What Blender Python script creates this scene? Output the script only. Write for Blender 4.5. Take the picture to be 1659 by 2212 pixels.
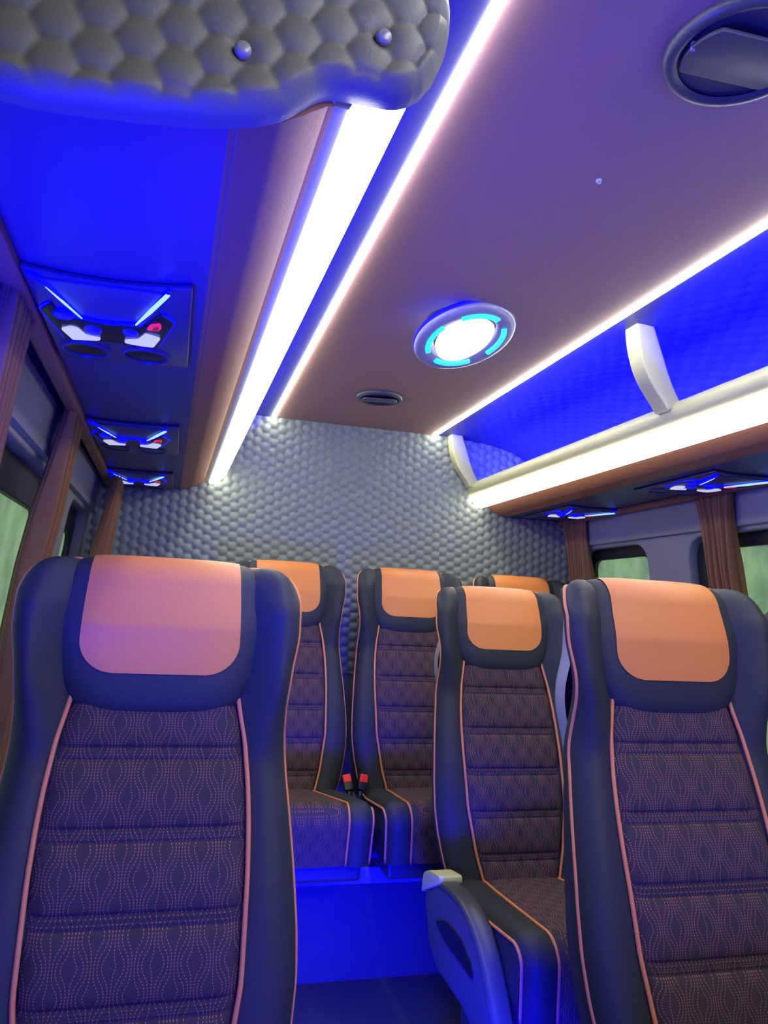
import bpy, math, random
import numpy as np
from mathutils import Matrix, Vector
random.seed(7)
for o in list(bpy.data.objects): bpy.data.objects.remove(o)
col = bpy.context.scene.collection
scn = bpy.context.scene
H = 1.12            # eye height above the floor
CX = 0.64           # centre line of the van
BY = 2.90           # rear bulkhead

# ------------------------------------------------ camera
Rw = [[0.96327569, 0.08146043, 0.25585963], [-0.26390835, 0.11148603, 0.95808311], [0.04952108, -0.99042166, 0.12888987]]
cd = bpy.data.cameras.new('camera'); cam = bpy.data.objects.new('camera', cd); col.objects.link(cam)
cd.sensor_fit = 'VERTICAL'; cd.sensor_height = 24.0; cd.lens = 1650.0 / 2212.0 * 24.0; cd.clip_start = 0.02
m = Matrix(((Rw[0][0], -Rw[0][1], -Rw[0][2], 0), (Rw[1][0], -Rw[1][1], -Rw[1][2], 0), (Rw[2][0], -Rw[2][1], -Rw[2][2], H), (0, 0, 0, 1)))
cam.matrix_world = m
scn.camera = cam
# ------------------------------------------------ world (pale green yard light outside the windows)
w = bpy.data.worlds.new('world'); scn.world = w; w.use_nodes = True
nt = w.node_tree; bg = nt.nodes['Background']
bg.inputs['Color'].default_value = (0.36, 0.56, 0.33, 1); bg.inputs['Strength'].default_value = 0.95
# ------------------------------------------------ exposure
vs = scn.view_settings; vs.view_transform = 'Standard'; vs.look = 'None'; vs.gamma = 1.0; vs.use_curve_mapping = False; vs.exposure = 0.0

WHITE = (0.98, 1.0, 0.86)
def alight(name, loc, target, sx, sy, power, color, spread=180):
    d = bpy.data.lights.new(name, 'AREA'); d.shape = 'RECTANGLE'; d.size = sx; d.size_y = sy; d.energy = power; d.color = color
    d.spread = math.radians(spread)
    o = bpy.data.objects.new(name, d); col.objects.link(o); o.location = loc
    v = Vector(target) - Vector(loc); o.rotation_euler = v.to_track_quat('-Z', 'Y').to_euler()
    return o
BL = (0.0, 0.0, 1.0)
# added fill lights for the blue and white cabin glow, all out of view
alight('blue_left_wall_fill', (-0.26, 0.72, H + 0.02), (0.06, 1.05, H + 0.41), 0.6, 0.08, 16.0, BL, 130)  # unseen fill, added to turn the left rack underside blue
alight('blue_front_left_fill', (-0.10, 0.25, 0.72), (0.0, 1.2, 1.0), 0.3, 0.1, 4.0, BL, 120)  # added blue tint on the near left seat, no fitting there
alight('blue_aisle_fill', (0.42, 0.85, 0.30), (0.52, 2.4, 0.10), 0.25, 0.12, 18.0, BL, 75)  # added below the view to brighten the rear riser in blue
alight('blue_front_ceiling_fill', (0.78, 0.12, H + 0.28), (0.78, 0.16, H + 0.74), 0.6, 0.10, 10.0, BL, 160)  # free-floating upward fill, added to tint the front ceiling purple
alight('blue_front_right_fill', (0.62, 0.05, 0.30), (0.75, 1.2, 0.55), 0.3, 0.15, 6.0, BL, 120)  # added low blue fill aimed at the near right seat
alight('white_cab_fill', (0.75, -0.45, 1.72), (0.45, 1.0, 1.35), 0.5, 0.2, 5.0, (1.0, 0.96, 0.70))  # added warm white fill behind the camera, for the quilted end panel

# ------------------------------------------------ materials
def mat(name, color, rough=0.5, metal=0.0, emis=None, estr=0.0, bump=None, spec=0.5, mottled=0.0, mscale=30):
    m = bpy.data.materials.new(name); m.use_nodes = True
    n = m.node_tree; b = n.nodes['Principled BSDF']
    b.inputs['Base Color'].default_value = (*color, 1); b.inputs['Roughness'].default_value = rough; b.inputs['Metallic'].default_value = metal
    b.inputs['Specular IOR Level'].default_value = spec
    if emis: b.inputs['Emission Color'].default_value = (*emis, 1); b.inputs['Emission Strength'].default_value = estr
    if bump or mottled:
        tc = n.nodes.new('ShaderNodeTexCoord')
    if bump:
        sc, st = bump
        t = n.nodes.new('ShaderNodeTexNoise'); t.inputs['Scale'].default_value = sc; t.inputs['Detail'].default_value = 4
        bp = n.nodes.new('ShaderNodeBump'); bp.inputs['Strength'].default_value = st; bp.inputs['Distance'].default_value = 0.002
        n.links.new(tc.outputs['Object'], t.inputs['Vector']); n.links.new(t.outputs['Fac'], bp.inputs['Height']); n.links.new(bp.outputs['Normal'], b.inputs['Normal'])
    if mottled:
        t = n.nodes.new('ShaderNodeTexNoise'); t.inputs['Scale'].default_value = mscale; t.inputs['Detail'].default_value = 5
        r = n.nodes.new('ShaderNodeMixRGB'); r.inputs[1].default_value = (*[c * (1 - mottled) for c in color], 1); r.inputs[2].default_value = (*[min(1, c * (1 + mottled)) for c in color], 1)
        n.links.new(tc.outputs['Object'], t.inputs['Vector']); n.links.new(t.outputs['Fac'], r.inputs[0]); n.links.new(r.outputs[0], b.inputs['Base Color'])
    return m
M = {}
M['leather'] = mat('charcoal_leather', (0.030, 0.035, 0.040), 0.55, bump=(260, 0.25), spec=0.32)
M['quilt'] = mat('slate_quilted_leather', (0.22, 0.25, 0.225), 0.6, bump=(300, 0.2), spec=0.25)
M['quiltpanel'] = mat('grey_quilted_leather', (0.17, 0.175, 0.155), 0.5, bump=(300, 0.2))
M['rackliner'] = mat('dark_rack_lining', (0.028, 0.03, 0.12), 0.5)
M['orange'] = mat('orange_leather', (0.76, 0.26, 0.06), 0.45, bump=(260, 0.2))
M['pipe'] = mat('orange_piping', (0.74, 0.27, 0.10), 0.5)
M['tan'] = mat('tan_leather', (0.36, 0.155, 0.075), 0.5, bump=(250, 0.15))
M['shell'] = mat('pale_grey_shell', (0.30, 0.32, 0.33), 0.4)
M['armshell'] = mat('slate_arm_plastic', (0.07, 0.075, 0.11), 0.45)
M['black'] = mat('black_plastic', (0.012, 0.012, 0.014), 0.3)
M['darkgrey'] = mat('dark_grey_plastic', (0.055, 0.06, 0.068), 0.38)
M['cream'] = mat('cream_plastic', (0.60, 0.60, 0.28), 0.4)
M['wall'] = mat('grey_wall_plastic', (0.26, 0.26, 0.30), 0.45)
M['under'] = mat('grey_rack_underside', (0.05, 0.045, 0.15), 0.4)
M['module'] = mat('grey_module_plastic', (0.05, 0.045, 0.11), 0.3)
M['floor'] = mat('dark_floor', (0.06, 0.06, 0.08), 0.5, mottled=0.3)
M['plinth'] = mat('dark_grey_plinth', (0.06, 0.06, 0.09), 0.5, mottled=0.1)
M['lamp'] = mat('white_lamp_diffuser', (0.9, 0.9, 0.85), 0.5, emis=(1.0, 0.98, 0.76), estr=8.5)
M['led'] = mat('white_led_strip', (0.9, 0.9, 0.9), 0.5, emis=(0.98, 0.98, 0.86), estr=45.0)
M['disc'] = mat('white_lamp_disc', (0.9, 0.9, 0.9), 0.5, emis=(1, 1, 1), estr=1.6)
M['cyan'] = mat('cyan_light_bar', (0.1, 0.5, 0.8), 0.4, emis=(0.0, 0.80, 1.0), estr=1.3)
M['blueled'] = mat('blue_led', (0.0, 0.0, 0.8), 0.4, emis=(0.0, 0.0, 1.0), estr=3.0)
M['bluerack'] = mat('blue_rack_led', (0.0, 0.0, 0.8), 0.4, emis=(0.0, 0.0, 1.0), estr=260.0)
M['paleblue'] = mat('pale_blue_led', (0.4, 0.7, 0.9), 0.4, emis=(0.42, 0.80, 1.0), estr=1.0)
M['lens'] = mat('clear_faceted_lens', (0.85, 0.87, 0.95), 0.15, emis=(0.75, 0.80, 1.0), estr=0.65, mottled=0.25, mscale=90)
M['red'] = mat('red_button', (0.9, 0.02, 0.06), 0.35, emis=(1.0, 0.02, 0.10), estr=0.7)
M['redbuckle'] = mat('red_buckle', (0.9, 0.03, 0.02), 0.35, emis=(1, 0.03, 0.02), estr=0.12)
M['rim'] = mat('silver_rim', (0.35, 0.35, 0.42), 0.3, metal=0.2)
M['chrome'] = mat('chrome', (0.75, 0.75, 0.8), 0.18, metal=1.0)
M['rubber'] = mat('black_window_rubber', (0.012, 0.014, 0.018), 0.5)

def fabric_mat():
    m = bpy.data.materials.new('patterned_seat_fabric'); m.use_nodes = True; n = m.node_tree; N = n.nodes; L = n.links
    b = N['Principled BSDF']; b.inputs['Roughness'].default_value = 0.85; b.inputs['Specular IOR Level'].default_value = 0.2
    tc = N.new('ShaderNodeTexCoord'); at = N.new('ShaderNodeAttribute'); at.attribute_name = 'uvw'; at.attribute_type = 'GEOMETRY'
    sx = N.new('ShaderNodeSeparateXYZ'); L.new(at.outputs['Vector'], sx.inputs[0])
    def mth(op, a, b_=None, c=None):
        q = N.new('ShaderNodeMath'); q.operation = op
        for i, v in enumerate((a, b_, c)):
            if v is None: continue
            if isinstance(v, (int, float)): q.inputs[i].default_value = v
            else: L.new(v, q.inputs[i])
        return q.outputs[0]
    u, v = sx.outputs[0], sx.outputs[1]
    Lp, P, p = 0.049, 0.064, 0.0068
    A = 0.84 * Lp / p / (2 * math.pi)
    su = mth('SINE', mth('MULTIPLY', u, 2 * math.pi / Lp)); cu = mth('COSINE', mth('MULTIPLY', u, 2 * math.pi / Lp))
    sv = mth('SINE', mth('MULTIPLY', v, 2 * math.pi / P))
    phi = mth('ADD', mth('DIVIDE', u, p), mth('MULTIPLY', mth('MULTIPLY', su, sv), A))
    g = mth('ADD', mth('MULTIPLY', mth('MULTIPLY', cu, sv), A * 2 * math.pi / Lp), 1 / p)
    fr = mth('ABSOLUTE', mth('SUBTRACT', mth('FRACT', phi), 0.5))
    line = mth('LESS_THAN', fr, mth('MULTIPLY', g, 0.00050))
    dots = mth('LESS_THAN', mth('FRACT', mth('DIVIDE', v, 0.0036)), 0.55)
    mask = mth('MULTIPLY', line, dots)
    ns = N.new('ShaderNodeTexNoise'); ns.inputs['Scale'].default_value = 500; ns.inputs['Detail'].default_value = 3; L.new(tc.outputs['Object'], ns.inputs['Vector'])
    cr = N.new('ShaderNodeMixRGB'); cr.inputs[1].default_value = (0.028, 0.022, 0.028, 1); cr.inputs[2].default_value = (0.085, 0.062, 0.07, 1); L.new(ns.outputs['Fac'], cr.inputs[0])
    mx = N.new('ShaderNodeMixRGB'); mx.inputs[2].default_value = (0.48, 0.19, 0.13, 1)
    L.new(mask, mx.inputs[0]); L.new(cr.outputs[0], mx.inputs[1]); L.new(mx.outputs[0], b.inputs['Base Color'])
    bp = N.new('ShaderNodeBump'); bp.inputs['Strength'].default_value = 0.3; bp.inputs['Distance'].default_value = 0.001
    L.new(ns.outputs['Fac'], bp.inputs['Height']); L.new(bp.outputs['Normal'], b.inputs['Normal'])
    return m
M['fabric'] = fabric_mat()

def ceiling_mat():
    m = mat('tan_ceiling_leather', (0.36, 0.21, 0.165), 0.55); n = m.node_tree; N = n.nodes; L = n.links; b = N['Principled BSDF']
    tc = N.new('ShaderNodeTexCoord'); mp = N.new('ShaderNodeMapping'); mp.inputs['Rotation'].default_value = (0, 0, math.radians(45)); mp.inputs['Scale'].default_value = (28, 28, 28)
    L.new(tc.outputs['Object'], mp.inputs[0])
    ch = N.new('ShaderNodeTexVoronoi'); ch.feature = 'DISTANCE_TO_EDGE'; ch.inputs['Randomness'].default_value = 0.0; ch.inputs['Scale'].default_value = 1.0
    L.new(mp.outputs[0], ch.inputs['Vector'])
    rp = N.new('ShaderNodeMath'); rp.operation = 'MINIMUM'; rp.inputs[1].default_value = 0.12; L.new(ch.outputs['Distance'], rp.inputs[0])
    bp = N.new('ShaderNodeBump'); bp.inputs['Strength'].default_value = 0.25; bp.inputs['Distance'].default_value = 0.006
    L.new(rp.outputs[0], bp.inputs['Height']); L.new(bp.outputs['Normal'], b.inputs['Normal'])
    return m
M['ceiling'] = ceiling_mat()

def curtain_mat():
    return mat('brown_curtain_cloth', (0.26, 0.12, 0.05), 0.8, bump=(200, 0.3))
M['curtain'] = curtain_mat()

def glass_mat():
    m = bpy.data.materials.new('dusty_window_glass'); m.use_nodes = True; n = m.node_tree; N = n.nodes; L = n.links
    for x in list(N): N.remove(x)
    out = N.new('ShaderNodeOutputMaterial'); tr = N.new('ShaderNodeBsdfTransparent'); tr.inputs[0].default_value = (0.93, 0.97, 0.93, 1)
    df = N.new('ShaderNodeBsdfDiffuse'); df.inputs[0].default_value = (0.25, 0.35, 0.27, 1)
    gl = N.new('ShaderNodeBsdfGlossy'); gl.inputs['Roughness'].default_value = 0.05
    tc = N.new('ShaderNodeTexCoord'); mp = N.new('ShaderNodeMapping'); mp.inputs['Scale'].default_value = (5, 5, 3)
    ns = N.new('ShaderNodeTexNoise'); ns.inputs['Scale'].default_value = 2.5; ns.inputs['Detail'].default_value = 6
    L.new(tc.outputs['Object'], mp.inputs[0]); L.new(mp.outputs[0], ns.inputs['Vector'])
    rp = N.new('ShaderNodeMapRange'); rp.inputs[1].default_value = 0.4; rp.inputs[2].default_value = 0.75; rp.inputs[3].default_value = 0.08; rp.inputs[4].default_value = 0.40
    L.new(ns.outputs['Fac'], rp.inputs[0])
    mx = N.new('ShaderNodeMixShader'); L.new(rp.outputs[0], mx.inputs[0]); L.new(tr.outputs[0], mx.inputs[1]); L.new(df.outputs[0], mx.inputs[2])
    m2 = N.new('ShaderNodeMixShader'); m2.inputs[0].default_value = 0.05; L.new(mx.outputs[0], m2.inputs[1]); L.new(gl.outputs[0], m2.inputs[2])
    L.new(m2.outputs[0], out.inputs[0])
    return m
M['glass'] = glass_mat()

# ------------------------------------------------ helpers
def link(name, me, material=None, parent=None, smooth=True):
    if material is not None: me.materials.append(material)
    o = bpy.data.objects.new(name, me); col.objects.link(o)
    if parent is not None: o.parent = parent
    if smooth: me.polygons.foreach_set('use_smooth', [True] * len(me.polygons))
    return o
def mesh(name, V, F, material=None, parent=None, smooth=True, fix=False):
    me = bpy.data.meshes.new(name); me.from_pydata([tuple(map(float, v)) for v in V], [], [tuple(int(i) for i in f) for f in F]); me.update()
    if fix:
        import bmesh
        b = bmesh.new(); b.from_mesh(me); bmesh.ops.remove_doubles(b, verts=b.verts, dist=1e-5); bmesh.ops.recalc_face_normals(b, faces=b.faces); b.to_mesh(me); b.free()
    return link(name, me, material, parent, smooth)
def autosmooth(o, ang=35):
    o.data.update()
    mod = o.modifiers.new('edge', 'EDGE_SPLIT'); mod.split_angle = math.radians(ang)
    return o
def empty(name, loc=(0, 0, 0)):
    o = bpy.data.objects.new(name, None); col.objects.link(o); o.location = loc; o.empty_display_size = 0.05; return o
def tag(o, label, cat, group=None, kind=None):
    o['label'] = label; o['category'] = cat
    if group: o['group'] = group
    if kind: o['kind'] = kind
    return o
def struct(o, label=None):
    o['kind'] = 'structure'
    if label: o['label'] = label
    return o
class Geo:
    def __init__(s): s.V = []; s.F = []
    def add(s, V, F):
        k = len(s.V); s.V += [tuple(v) for v in V]; s.F += [tuple(i + k for i in f) for f in F]; return s
    def grid(s, P, closed_u=False, closed_v=False):
        P = np.asarray(P); n, m_ = P.shape[:2]; k = len(s.V)
        s.V += [tuple(p) for p in P.reshape(-1, 3)]
        for i in range(n if closed_v else n - 1):
            for j in range(m_ if closed_u else m_ - 1):
                a = k + i * m_ + j; b = k + i * m_ + (j + 1) % m_; c = k + ((i + 1) % n) * m_ + (j + 1) % m_; d = k + ((i + 1) % n) * m_ + j
                s.F.append((a, b, c, d))
        return s
    def box(s, x0, x1, y0, y1, z0, z1):
        V = [(x, y, z) for x in (x0, x1) for y in (y0, y1) for z in (z0, z1)]
        return s.add(V, [(0, 1, 3, 2), (4, 6, 7, 5), (0, 4, 5, 1), (2, 3, 7, 6), (0, 2, 6, 4), (1, 5, 7, 3)])
    def tube(s, pts, r, n=8, rx=None):
        pts = [Vector(p) for p in pts]; rings = []
        for i, p in enumerate(pts):
            t = (pts[min(i + 1, len(pts) - 1)] - pts[max(i - 1, 0)]).normalized()
            if i == 0:
                a = Vector((0, 0, 1)) if abs(t.z) < 0.9 else Vector((0, 1, 0)); nrm = (a - t * a.dot(t)).normalized()
            else: nrm = (nrm - t * nrm.dot(t)).normalized()
            bn = t.cross(nrm); rr = r[i] if hasattr(r, '__len__') else r
            rings.append([tuple(p + nrm * rr * math.cos(2 * math.pi * k / n) + bn * rr * math.sin(2 * math.pi * k / n)) for k in range(n)])
        k0 = len(s.V); s.grid(rings, closed_u=True)
        s.F.append(tuple(k0 + j for j in range(n))[::-1]); e = len(s.V) - n; s.F.append(tuple(e + j for j in range(n)))
        return s
    def lathe(s, prof, c, n=48, sx=1, sy=1):
        P = [[(c[0] + r * math.cos(2 * math.pi * k / n) * sx, c[1] + r * math.sin(2 * math.pi * k / n) * sy, c[2] + z) for k in range(n)] for r, z in prof]
        return s.grid(P, closed_u=True)
    def prism(s, poly, z0, z1, axis='z'):
        n = len(poly)
        def q(a, b, z): return (a, b, z) if axis == 'z' else ((a, z, b) if axis == 'y' else (z, a, b))
        V = [q(a, b, z0) for a, b in poly] + [q(a, b, z1) for a, b in poly]
        F = [tuple(range(n)), tuple(range(2 * n - 1, n - 1, -1))] + [(i, i + n, (i + 1) % n + n, (i + 1) % n) for i in range(n)]
        return s.add(V, F)
    def make(s, name, material, parent=None, smooth=True, fix=True, bevel=0, split=None):
        o = mesh(name, s.V, s.F, material, parent, smooth, fix)
        if bevel:
            b = o.modifiers.new('bevel', 'BEVEL'); b.width = bevel; b.segments = 3; b.limit_method = 'ANGLE'; b.angle_limit = math.radians(35)
        if split is not None: autosmooth(o, split)
        return o
def lerp_tab(tab, x):
    xs = [a for a, _ in tab]; ys = [b for _, b in tab]
    return np.interp(x, xs, ys)
def smooth_tab(tab, n=200, k=9):
    xs = np.linspace(tab[0][0], tab[-1][0], n); ys = lerp_tab(tab, xs); ys2 = np.pad(ys, k, mode='edge'); ker = np.hanning(2 * k + 1); ker /= ker.sum()
    ys = np.convolve(ys2, ker, 'valid'); return list(zip(xs, ys))
def rounded(poly, r, n=5):
    out = []; N = len(poly)
    for i in range(N):
        p = Vector(poly[i]); a = Vector(poly[i - 1]); b = Vector(poly[(i + 1) % N])
        da = (a - p); db = (b - p); ra = min(r, da.length * 0.45, db.length * 0.45)
        A = p + da.normalized() * ra; B = p + db.normalized() * ra
        for k in range(n + 1):
            t = k / n; q = (1 - t) ** 2 * A + 2 * t * (1 - t) * p + t * t * B; out.append((q.x, q.y))
    return out
def slab(name, outer, holes, thick, bevel, material, frame, parent=None):
    """flat panel with rounded holes; frame maps (a,b,c) -> world, c = thickness direction"""
    cu = bpy.data.curves.new(name, 'CURVE'); cu.dimensions = '2D'; cu.fill_mode = 'BOTH'; cu.extrude = thick / 2; cu.bevel_depth = bevel; cu.bevel_resolution = 3; cu.offset = -bevel
    for poly in [outer] + holes:
        sp = cu.splines.new('POLY'); sp.points.add(len(poly) - 1)
        for i, (a, b) in enumerate(poly): sp.points[i].co = (a, b, 0, 1)
        sp.use_cyclic_u = True
    t = bpy.data.objects.new(name + '_tmp', cu); col.objects.link(t); dg = bpy.context.evaluated_depsgraph_get(); dg.update()
    me = bpy.data.meshes.new_from_object(t.evaluated_get(dg)); bpy.data.objects.remove(t); bpy.data.curves.remove(cu)
    for v in me.vertices: v.co = frame(*v.co)
    me.name = name; me.materials.clear()
    o = link(name, me, material, parent, True); autosmooth(o, 40); return o

# ------------------------------------------------ structure
def side(sgn, s, y=0, left_taper=True):
    """x at distance s from the centre line; the left rack tapers slightly towards the rear"""
    return CX + sgn * s + (0.011 * (BY - y) if sgn < 0 else 0.0)
struct(Geo().box(-0.45, 1.75, -1.0, 3.0, -0.03, 0.0).make('floor', M['floor'], smooth=False))
struct(Geo().box(CX - 0.334, CX + 0.334, -1.0, BY, H + 0.720, H + 0.74).make('ceiling', M['ceiling'], smooth=False))
struct(Geo().box(-0.5, 1.8, -1.04, -1.0, 0.0, H + 0.8).make('wall_front', M['wall'], smooth=False))
# outer roof cove over each luggage rack
def cove(sgn):
    prof = [(0.332, 0.742), (0.332, 0.722), (0.45, 0.722), (0.58, 0.712), (0.70, 0.680), (0.80, 0.62), (0.87, 0.54), (0.92, 0.44), (0.95, 0.40)]
    prof = [(0.332, 0.760)] + smooth_tab(prof[1:], 40, 4)
    P = []
    for y in (-1.0, BY): P.append([(CX + sgn * s, y, H + z) for s, z in prof])
    n = len(prof)
    # give it thickness: an outer copy shifted outwards
    for y in (BY, -1.0): P.append([(CX + sgn * (s + 0.02), y, H + z + 0.03) for s, z in prof])
    g = Geo().grid(P, closed_v=True)
    return g
def quilt_cell(a, b, pitch, flat=False):
    """height 0..1 of a hexagonally packed pillow pattern (numpy arrays)"""
    if flat: a, b = b, a
    w = pitch; hh = pitch * math.sqrt(3)
    def d2(a, b): 
        x = a - np.round(a / w) * w; y = b - np.round(b / hh) * hh; return x * x + y * y
    d = np.minimum(d2(a, b), d2(a + w / 2, b + hh / 2))
    R = pitch / math.sqrt(3)
    return np.sqrt(np.clip(1 - d / (R * R) * 0.97, 0, 1))
def quilted_cove(sgn):
    prof = smooth_tab([(0.336, 0.722), (0.45, 0.722), (0.58, 0.712), (0.70, 0.680), (0.80, 0.62), (0.87, 0.54), (0.92, 0.44), (0.95, 0.40)], 60, 4)
    pr = np.array(prof); dl = np.r_[0, np.cumsum(np.hypot(*np.diff(pr, axis=0).T))]
    L = np.linspace(0, dl[-1], 110); S = np.interp(L, dl, pr[:, 0]); Z = np.interp(L, dl, pr[:, 1])
    dS = np.gradient(S, L); dZ = np.gradient(Z, L)
    Y = np.arange(0.55, BY + 0.001, 0.0075)
    LL, YY = np.meshgrid(L, Y); h = quilt_cell(LL, YY, 0.045) * 0.006 * np.clip((LL - 0.06) / 0.08, 0, 1) + 0.002
    X = CX + sgn * (S[None, :] + dZ[None, :] * h); Zz = H + Z[None, :] - np.abs(dS[None, :]) * h
    return np.stack([X, YY, Zz], -1)
for sgn, nm in ((-1, 'left'), (1, 'right')):
    struct(cove(sgn).make('ceiling_' + nm, M['rackliner'], split=40), 'roof cove above the %s luggage rack' % nm)
g = Geo().grid(quilted_cove(1)); struct(g.make('trim_2', M['rackliner'], fix=False))
g = Geo().grid(quilted_cove(-1)); struct(g.make('trim_1', M['rackliner'], fix=False))
# rear bulkhead, quilted in hexagonal pillows
xs = np.arange(CX - 1.02, CX + 1.02, 0.0046); zs = np.arange(0.88, H + 0.78, 0.0046)
XX, ZZ = np.meshgrid(xs, zs)
hh = quilt_cell(XX, ZZ, 0.037, True) * 0.017
P = np.stack([XX, BY + 0.004 - hh, ZZ], -1)
g = Geo().grid(P); g.box(CX - 1.02, CX + 1.02, BY + 0.006, BY + 0.04, 0.0, H + 0.80)
struct(g.make('wall_rear', M['quilt'], fix=False), 'slate grey rear wall quilted in small hexagon pillows')

# side walls: panel with rounded window openings, leaning in at the top
def wframe(sgn, off=0.0):
    def fr(a, b, c):   # a=y, b=z(above eye), c=thickness
        x = 0.94 + 0.11 * (0.41 - b) + off - c
        return (CX + sgn * x, a, H + b)
    return fr
def rect(y0, y1, z0, z1): return [(y0, z0), (y1, z0), (y1, z1), (y0, z1)]
WIN = [rect(0.85, 2.13, -0.40, 0.285), rect(2.35, 2.80, -0.40, 0.285)]
wn = 0
for sgn, nm in ((-1, 'left'), (1, 'right')):
    struct(slab('wall_' + nm, rect(-1.0, 2.96, -1.12, 0.47), [rounded(r, 0.085, 8) for r in WIN], 0.03, 0.006, M['wall'], wframe(sgn, 0.015)), '%s side wall panel of pale grey plastic' % nm)
    # bulging beam above the windows
    g = Geo(); P = []
    for y in (-1.0, 2.895):
        P.append([(CX + sgn * s, y, H + z) for s, z in [(0.915, 0.405), (0.925, 0.35), (0.930, 0.325), (0.927, 0.312), (0.932, 0.300), (0.955, 0.296), (0.99, 0.30), (0.99, 0.405)]])
    g.grid(P, closed_u=True); struct(g.make('trim_%d' % (3 if sgn < 0 else 4), M['wall'], split=50), 'beam above the %s windows' % nm)
    for r in WIN:
        wn += 1
        W = empty('window_%d' % wn, (CX + sgn * 0.99, (r[0][0] + r[1][0]) / 2, H)); struct(W, '%s window with misty green glass' % nm)
        ly = W.location
        def fr0(off):
            f = wframe(sgn, off)
            return lambda a, b, c: tuple(np.array(f(a, b, c)) - np.array(ly))
        y0, y1 = r[0][0], r[1][0]
        slab('window_seal', rounded(rect(y0 - 0.02, y1 + 0.02, -0.42, 0.305), 0.09, 8), [rounded(rect(y0 + 0.035, y1 - 0.035, -0.36, 0.245 if sgn > 0 else 0.205), 0.05, 8)], 0.012, 0.003, M['rubber'], fr0(0.038), W)
        slab('pane', rect(y0 + 0.01, y1 - 0.01, -0.39, 0.275), [], 0.004, 0.0, M['glass'], fr0(0.052), W)

# ------------------------------------------------ luggage racks
def extr(sgn, prof, y0, y1, closed=False, caps=False, ny=2):
    g = Geo(); P = [[(side(sgn, s, y), y, H + z) for s, z in prof] for y in np.linspace(y0, y1, ny)]
    g.grid(P, closed_u=closed)
    if closed:
        n = len(prof); g.F.append(tuple(range(n))); e = len(g.V) - n; g.F.append(tuple(range(e + n - 1, e - 1, -1)))
    return g
RY0 = {-1: 0.627, 1: 0.62}
for sgn, nm, lab in ((-1, 'left', 'long overhead luggage rack on the left with the three reading light panels in its underside'), (1, 'right', 'overhead luggage rack on the right with cream rolled lip and blue lit interior')):
    y0 = RY0[sgn]; y1 = BY - 0.006
    rk = empty('luggage_rack', (CX + sgn * 0.7, y0, 0)); tag(rk, lab, 'luggage rack', 'overhead luggage racks')
    def P_(o): o.parent = rk; o.matrix_parent_inverse = Matrix.Translation(rk.location).inverted(); return o
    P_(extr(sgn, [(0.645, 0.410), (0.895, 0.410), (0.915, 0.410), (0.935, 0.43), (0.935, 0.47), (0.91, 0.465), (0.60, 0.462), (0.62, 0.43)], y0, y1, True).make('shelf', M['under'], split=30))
    P_(extr(sgn, [(0.658, 0.418), (0.657, 0.412), (0.650, 0.409), (0.612, 0.4185), (0.606, 0.421), (0.588, 0.4315), (0.582, 0.436), (0.568, 0.445), (0.562, 0.446), (0.563, 0.450), (0.60, 0.455), (0.66, 0.445)], y0, y1, True).make('padded_lip', M['tan'], split=22))
    P_(extr(sgn, [(0.563, 0.446), (0.549, 0.446), (0.545, 0.454), (0.56, 0.458)], y0, y1, True).make('lamp_channel', M['wall'], split=30))
    P_(extr(sgn, [(0.549, 0.443), (0.544, 0.438), (0.536, 0.439), (0.515, 0.451), (0.496, 0.469), (0.489, 0.478), (0.50, 0.486), (0.54, 0.46)], y0, y1, True, ).make('lamp_diffuser', M['lamp'], split=60))
    roll = [(0.516 + 0.036 * math.cos(a), 0.510 + 0.034 * math.sin(a)) for a in np.linspace(0, 2 * math.pi, 28, endpoint=False)]
    P_(extr(sgn, roll, y0, y1, True).make('rolled_edge', M['cream'], split=60))
    # blue LED strip hidden on the shelf behind the rolled edge
    P_(extr(sgn, [(0.60, 0.464), (0.62, 0.464), (0.62, 0.469), (0.60, 0.469)], y0 + 0.05, y1 - 0.03, True).make('blue_led_strip', M['bluerack'], smooth=False))
    for yb, wd in ((1.555, 0.055), (BY - 0.06, 0.05)):
        if sgn < 0: continue
        pr = smooth_tab([(0.385, 0.735), (0.385, 0.69), (0.39, 0.65), (0.408, 0.60), (0.44, 0.555), (0.475, 0.52)], 24, 3)
        s0 = [(s, z) for s, z in pr] if pr[0][0] < pr[-1][0] else pr
        zz = np.linspace(0.735, 0.515, 22); ss = np.interp(-zz, [-0.735, -0.69, -0.65, -0.60, -0.555, -0.515], [0.383, 0.386, 0.393, 0.410, 0.440, 0.475])
        ss = np.convolve(np.pad(ss, 2, mode='edge'), np.ones(5) / 5, 'valid')
        inner = list(zip(ss, zz)); outer = [(s + 0.045 + 0.02 * math.sin(math.pi * (z - 0.515) / 0.22), z) for s, z in reversed(inner)]
        poly = [(side(sgn, s), H + z) for s, z in inner + outer]
        P_(Geo().prism(poly, yb, yb + wd, 'y').make('rack_bracket', M['cream'], bevel=0.006, split=40))
    # curtain rail strip along the wall
    rl = extr(sgn, [(0.880, 0.409), (0.880, 0.396), (0.886, 0.392), (0.904, 0.392), (0.909, 0.396), (0.909, 0.409)], -0.2 if sgn < 0 else 0.3, y1, True).make('curtain_rail', M['tan'], split=40)
    tag(rl, 'long brown curtain rail strip along the outer edge of the %s luggage rack' % nm, 'curtain rail', 'curtain rails')

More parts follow.
